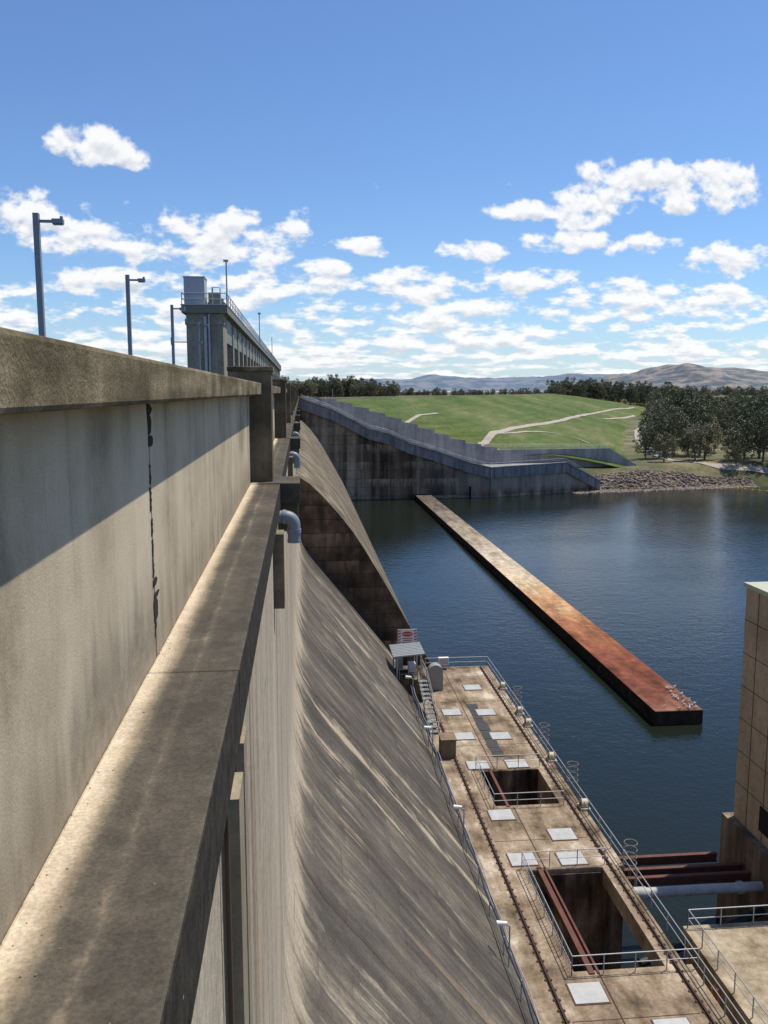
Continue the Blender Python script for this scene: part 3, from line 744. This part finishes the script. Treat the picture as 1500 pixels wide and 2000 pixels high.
# ---------------------------------------------------------------- riprap
m=M(); random.seed(21)
for i in range(3000):
    x=random.uniform(99,178); q=random.random()
    yb=312+.2*max(0,min(70,x-100)); y=yb-3.5+q*(15-max(0,(x-150))*.25)
    z=max(gz(x,y),-37.3)
    r=random.uniform(.3,.85); sc=Vector((random.uniform(.7,1.3),random.uniform(.7,1.3),random.uniform(.5,.9)))*r
    R=Matrix.Rotation(random.uniform(0,6.28),3,'Z')@Matrix.Rotation(random.uniform(-.6,.6),3,'X')
    m.add([R@Vector((v.x*sc.x*random.uniform(.8,1.2),v.y*sc.y*random.uniform(.8,1.2),v.z*sc.z))+Vector((x,y,z+.1)) for v in ico_v],ico_f,0)
rm,t,b=newmat('riprap_rock'); p=t.pos(); n=t.noise(p,.7,4,.7)
link(t,t.ramp(n,[(.35,(.09,.07,.055)),(.5,(.21,.165,.13)),(.65,(.36,.3,.24))]),b.inputs['Base Color']); b.inputs['Roughness'].default_value=.95
m.obj('riprap_rocks',[rm])
m=M()
for i in range(14):
    x=166+i*1.6; y=322-i*2.4
    m.add([Vector((v.x*.3,v.y*.3,v.z*.3))+Vector((x,y,-36.95)) for v in ico_v],ico_f,0,True)
m.tube([(166,322,-36.95),(187,290.8,-36.95)],.04,5,0)
m.obj('buoy_line',[yellowp])

# ---------------------------------------------------------------- trees
leafm,t,b=newmat('gum_foliage'); p=t.pos(); oi=t.node('ShaderNodeObjectInfo')
n=t.noise(p,.3,3,.6); r=oi.outputs['Random']
f=t.m('ADD',t.m('MULTIPLY',n,.55),t.m('MULTIPLY',r,.45))
c=t.ramp(f,[(.22,(.045,.062,.026)),(.5,(.115,.122,.052)),(.72,(.21,.19,.10))])
link(t,c,b.inputs['Base Color']); b.inputs['Roughness'].default_value=.7
barkm=simple('gum_bark',(.2,.165,.125),.9,0,.4,2)
def make_tree(seed,H=24,W=8,clumps=150,leaves=34,ls=1.0):
    random.seed(seed); m=M()
    th=H*random.uniform(.22,.3)
    lean=Vector((random.uniform(-.8,.8),random.uniform(-.8,.8),0))
    top=Vector((0,0,th))+lean
    m.tube([(0,0,-1.5),(lean.x*.3,lean.y*.3,th*.5),tuple(top)],[.6,.46,.4],8,1)
    tips=[]
    for k in range(8):
        a=k*2.4+random.uniform(-.3,.3); R=W*random.uniform(.35,.9); z=H*random.uniform(.4,.9)
        e=Vector((R*math.cos(a),R*math.sin(a),z))+lean; mid=top.lerp(e,.5)+Vector((0,0,random.uniform(-.5,1.5)))
        m.tube([top-Vector((0,0,random.uniform(0,2))),mid,e],[.3,.18,.07],6,1,cap=False); tips+= [mid,e,e]
        for q in range(2):
            e2=mid+Vector((random.uniform(-3,3),random.uniform(-3,3),random.uniform(0,3))); m.tube([mid,e2],[.12,.05],5,1,cap=False); tips.append(e2)
    for k in range(clumps):
        if k<len(tips): c=tips[k]
        else:
            a=random.uniform(0,6.28); u=random.random()**.45; zz=random.random()
            prof=math.sin(math.pi*min(1,(zz*.8+.2)))**.55
            c=Vector((W*u*prof*math.cos(a),W*u*prof*math.sin(a),H*(.10+.86*zz)))+lean
            c+=Vector((mn.noise(c*.2)*3,mn.noise(c*.2+Vector((9,0,0)))*3,0))
            if mn.noise(c*.22+Vector((seed,0,0)))<-.08: continue
        cr=random.uniform(1.1,2.1)
        for l in range(leaves):
            d=Vector((random.gauss(0,1),random.gauss(0,1),random.gauss(0,.7))); d=d.normalized()*cr*random.random()**.4
            pp=c+d; u=Vector((random.gauss(0,1),random.gauss(0,1),random.gauss(0,1))).normalized(); w=u.cross(Vector((random.gauss(0,1),random.gauss(0,1),random.gauss(0,1)))).normalized()
            s=ls*random.uniform(.5,1.1)
            m.add([pp-u*s*.5,pp+w*s*.3,pp+u*s*.5,pp-w*s*.3],[(0,1,2,3)],0)
    return m
tmesh=[]
for i,(H,W) in enumerate([(25,8.5),(21,9.5),(27,8),(18,8)]):
    o=make_tree(100+i,H,W).obj('gum_tree',[leafm,barkm]); tmesh.append(o.data); bpy.data.objects.remove(o)
def place(name,x,y,s,parent=None,z=None,k=None):
    o=bpy.data.objects.new(name,tmesh[random.randrange(4) if k is None else k]); S.collection.objects.link(o)
    o.location=(x,y,(gz(x,y) if z is None else z)); o.rotation_euler=(0,0,random.uniform(0,6.28)); o.scale=(s*random.uniform(.9,1.15),s*random.uniform(.9,1.15),s*random.uniform(.9,1.1))
    if parent: o.parent=parent
random.seed(31)
for x,y,s in [(151,351,.6),(149,366,.6),(157,370,.85),(165,352,.8),(173,360,.95),(182,350,.75),(190,343,.95),(197,336,.8),(190,358,1.05),(202,350,.9),(209,340,1.0),(168,380,.9),(181,382,1.05),(203,370,1.1),(176,338,.5),(215,360,1),(196,323,.7),(206,318,.9),(176,400,1),(172,410,.8),(183,425,.95),(185,445,.85),(195,460,1)]:
    place('gum_tree',x,y,s)
woods=empty('woodland')
for i in range(190):
    y=385+765*random.random()**.8; a=random.uniform(.405,.66)
    if a<.425 and y<470: a+=.03
    x=a*y+random.uniform(0,8)
    place('tree',x,y,random.uniform(.7,1.25),woods)
far=empty('distant_treeline')
for i in range(120):
    y=random.uniform(1290,1420); x=random.uniform(-40,150)*y/1350
    place('tree',x,y,random.uniform(.8,1.4)*(1.0 if x<110 else .8),far,z=-10)
for i in range(140):
    y=random.uniform(1190,1420); a=random.uniform(.29,.46); x=a*y
    place('tree',x,y,random.uniform(.85,1.35),far,z=-13 if a<.36 else -20)
for i in range(110):
    y=random.uniform(1700,2300); a=random.uniform(.09,.34); place('tree',a*y,y,random.uniform(.6,1.0),far,z=-14)
for i in range(150):
    y=random.uniform(1500,2600); a=random.uniform(.34,.64); place('tree',a*y,y,random.uniform(.8,1.2),far,z=-16)

# ---------------------------------------------------------------- hills
def hill(name,y0,depth,prof,mat,seed,nx=200,ny=18,rough=1.0):
    m=M(); xs=[prof[0][0]+(prof[-1][0]-prof[0][0])*i/nx for i in range(nx+1)]
    def h(x):
        for a,b in zip(prof[:-1],prof[1:]):
            if a[0]<=x<=b[0]:
                q=(x-a[0])/(b[0]-a[0]); q=q*q*(3-2*q); return a[1]+(b[1]-a[1])*q
        return 0
    vs=[]
    for j in range(ny+1):
        q=j/ny
        for x in xs:
            y=y0+depth*q; pz=math.sin(math.pi*min(1,q*.9+.02))**.8
            z=-10+(h(x)+10)*pz+rough*h(x)*.22*mn.fractal(Vector((x*.003,y*.003,seed)),1,2,4)*pz
            vs.append((x,y,z))
    k=nx+1
    m.add(vs,[(j*k+i,j*k+i+1,(j+1)*k+i+1,(j+1)*k+i) for j in range(ny) for i in range(nx)],0,True)
    return m.obj(name,[mat])
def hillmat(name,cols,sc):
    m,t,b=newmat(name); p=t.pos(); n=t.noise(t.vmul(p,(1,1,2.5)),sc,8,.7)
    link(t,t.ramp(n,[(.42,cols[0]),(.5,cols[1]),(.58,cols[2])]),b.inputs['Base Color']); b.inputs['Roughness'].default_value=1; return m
hill('distant_hills',6500,1500,[(-900,0),(-400,110),(0,80),(300,70),(700,105),(1100,130),(1600,105),(2000,125),(2500,150),(3200,130),(4200,180),(5200,80),(6000,0)],hillmat('hazy_hill',[(.10,.14,.20),(.15,.185,.23),(.2,.225,.255)],.006),1)  # aerial haze is painted in as bluish base colours
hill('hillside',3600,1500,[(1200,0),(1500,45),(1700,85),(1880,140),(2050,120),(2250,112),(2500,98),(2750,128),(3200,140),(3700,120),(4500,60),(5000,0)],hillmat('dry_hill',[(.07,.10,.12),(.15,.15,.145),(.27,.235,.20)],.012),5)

# ---------------------------------------------------------------- sky
SUN=Vector((.366,.211,.906)).normalized()
el=math.asin(SUN.z); az=math.atan2(SUN.x,SUN.y)
w=bpy.data.worlds.new('sky'); S.world=w; w.use_nodes=True; t=T(w.node_tree); bg=w.node_tree.nodes['Background']
sky=t.node('ShaderNodeTexSky'); sky.sky_type='NISHITA'; sky.sun_disc=False; sky.sun_elevation=el; sky.sun_rotation=az
sky.air_density=1.0; sky.dust_density=.3; sky.ozone_density=3.0; sky.altitude=200
gen=t.node('ShaderNodeTexCoord').outputs['Generated']
dx,dy,dz=t.sep(gen)
ysafe=t.m('MAXIMUM',t.m('ABSOLUTE',dy),.05)
a=t.m('DIVIDE',dx,ysafe); b_=t.m('DIVIDE',dz,ysafe)
bpos=t.m('MAXIMUM',b_,0.0)
blobs=[(-.212,.260,.042,.018),(-.185,.250,.028,.011),(-.285,.182,.055,.024),(-.225,.163,.075,.020),(-.075,.172,.085,.024),(-.11,.150,.09,.016),
 (.27,.203,.05,.012),(.33,.216,.055,.018),(.385,.243,.06,.018),(.485,.238,.06,.022),(.455,.218,.05,.014),(.33,.168,.075,.012),(.395,.172,.04,.009),(.2,.158,.045,.011),(.065,.160,.035,.010),(.507,.152,.05,.018),(.318,.192,.035,.010),(.028,.138,.028,.011),
 (-.21,.118,.055,.016),(-.05,.115,.10,.020),(.13,.120,.075,.016),(.265,.126,.055,.014),(.41,.108,.13,.018),(.22,.092,.07,.012)]
def density(bs):
    ln=t.m('LOGARITHM',t.m('ADD',bs,.035),math.e)
    big=t.noise(t.comb(t.m('MULTIPLY',a,9.5),t.m('MULTIPLY',ln,4.2),0.37),1.0,3,.5)
    puff=t.noise(t.comb(t.m('MULTIPLY',a,30),t.m('MULTIPLY',ln,9.5),1.7),1.0,4.5,.56)
    c0=t.m('SUBTRACT',.10,t.m('MULTIPLY',t.smooth(bs,.085,.15),.385))
    c0=t.m('SUBTRACT',c0,t.m('MULTIPLY',t.smooth(bs,.25,.33),.4))
    base=t.m('MULTIPLY',t.m('ADD',t.m('ADD',t.m('MULTIPLY',t.m('SUBTRACT',big,.5),.8),c0),t.m('MULTIPLY',t.m('SUBTRACT',puff,.5),1.05)),6.5)
    mx=None
    for (a0,b0,ra,rb) in blobs:
        da=t.m('MULTIPLY_ADD',a,1/ra,-a0/ra); db=t.m('MULTIPLY_ADD',bs,1/rb,-b0/rb)
        v=t.m('MULTIPLY_ADD',da,da,t.m('MULTIPLY',db,db))
        mx=v if mx is None else t.m('MINIMUM',mx,v)
    mx=t.m('SUBTRACT',1.0,t.m('MINIMUM',mx,3.8))
    bl=t.m('ADD',mx,t.m('MULTIPLY',t.m('SUBTRACT',puff,.48),7.0))
    return t.m('MAXIMUM',base,bl)
d0=density(bpos); d1=density(t.m('ADD',bpos,.0075))
alpha=t.smooth(d0,-.2,1.1)
sh=t.m('ADD',.55,t.m('MULTIPLY',t.m('SUBTRACT',d0,d1),.5),clamp=True)
thick=t.smooth(d0,.8,2.8)
sh2=t.m('SUBTRACT',t.m('ADD',t.m('MULTIPLY',sh,.8),.42),t.m('MULTIPLY',thick,.22),clamp=True)
CS=7.6
ccol=t.mix(sh2,(.52*CS,.58*CS,.70*CS),(1.10*CS,1.10*CS,1.10*CS))
alpha=t.m('MULTIPLY',alpha,t.smooth(dz,0,.012)); alpha=t.m('MULTIPLY',alpha,.95)
haze=t.m('SUBTRACT',1.0,t.smooth(b_,-.02,.12))
tint=t.mix(1.0,sky.outputs[0],(.76,.92,1.13),'MULTIPLY')
skyc=t.mix(t.m('MULTIPLY',haze,.4),tint,(.66*CS,.81*CS,1.0*CS))
col=t.mix(alpha,skyc,ccol)
link(t,col,bg.inputs['Color']); bg.inputs['Strength'].default_value=.12
sl=bpy.data.lights.new('sun','SUN'); sl.energy=4.7; sl.angle=math.radians(.5); sl.color=(1,.94,.84)
so=bpy.data.objects.new('sun',sl); S.collection.objects.link(so); so.rotation_euler=SUN.to_track_quat('Z','Y').to_euler()

# ---------------------------------------------------------------- camera
cam=bpy.data.cameras.new('camera'); co=bpy.data.objects.new('camera',cam); S.collection.objects.link(co)
cam.sensor_fit='VERTICAL'; cam.sensor_height=36; cam.lens=30.6; cam.clip_start=.05; cam.clip_end=30000
co.rotation_euler=(math.radians(90-7.87),0,math.radians(-5.43)); S.camera=co
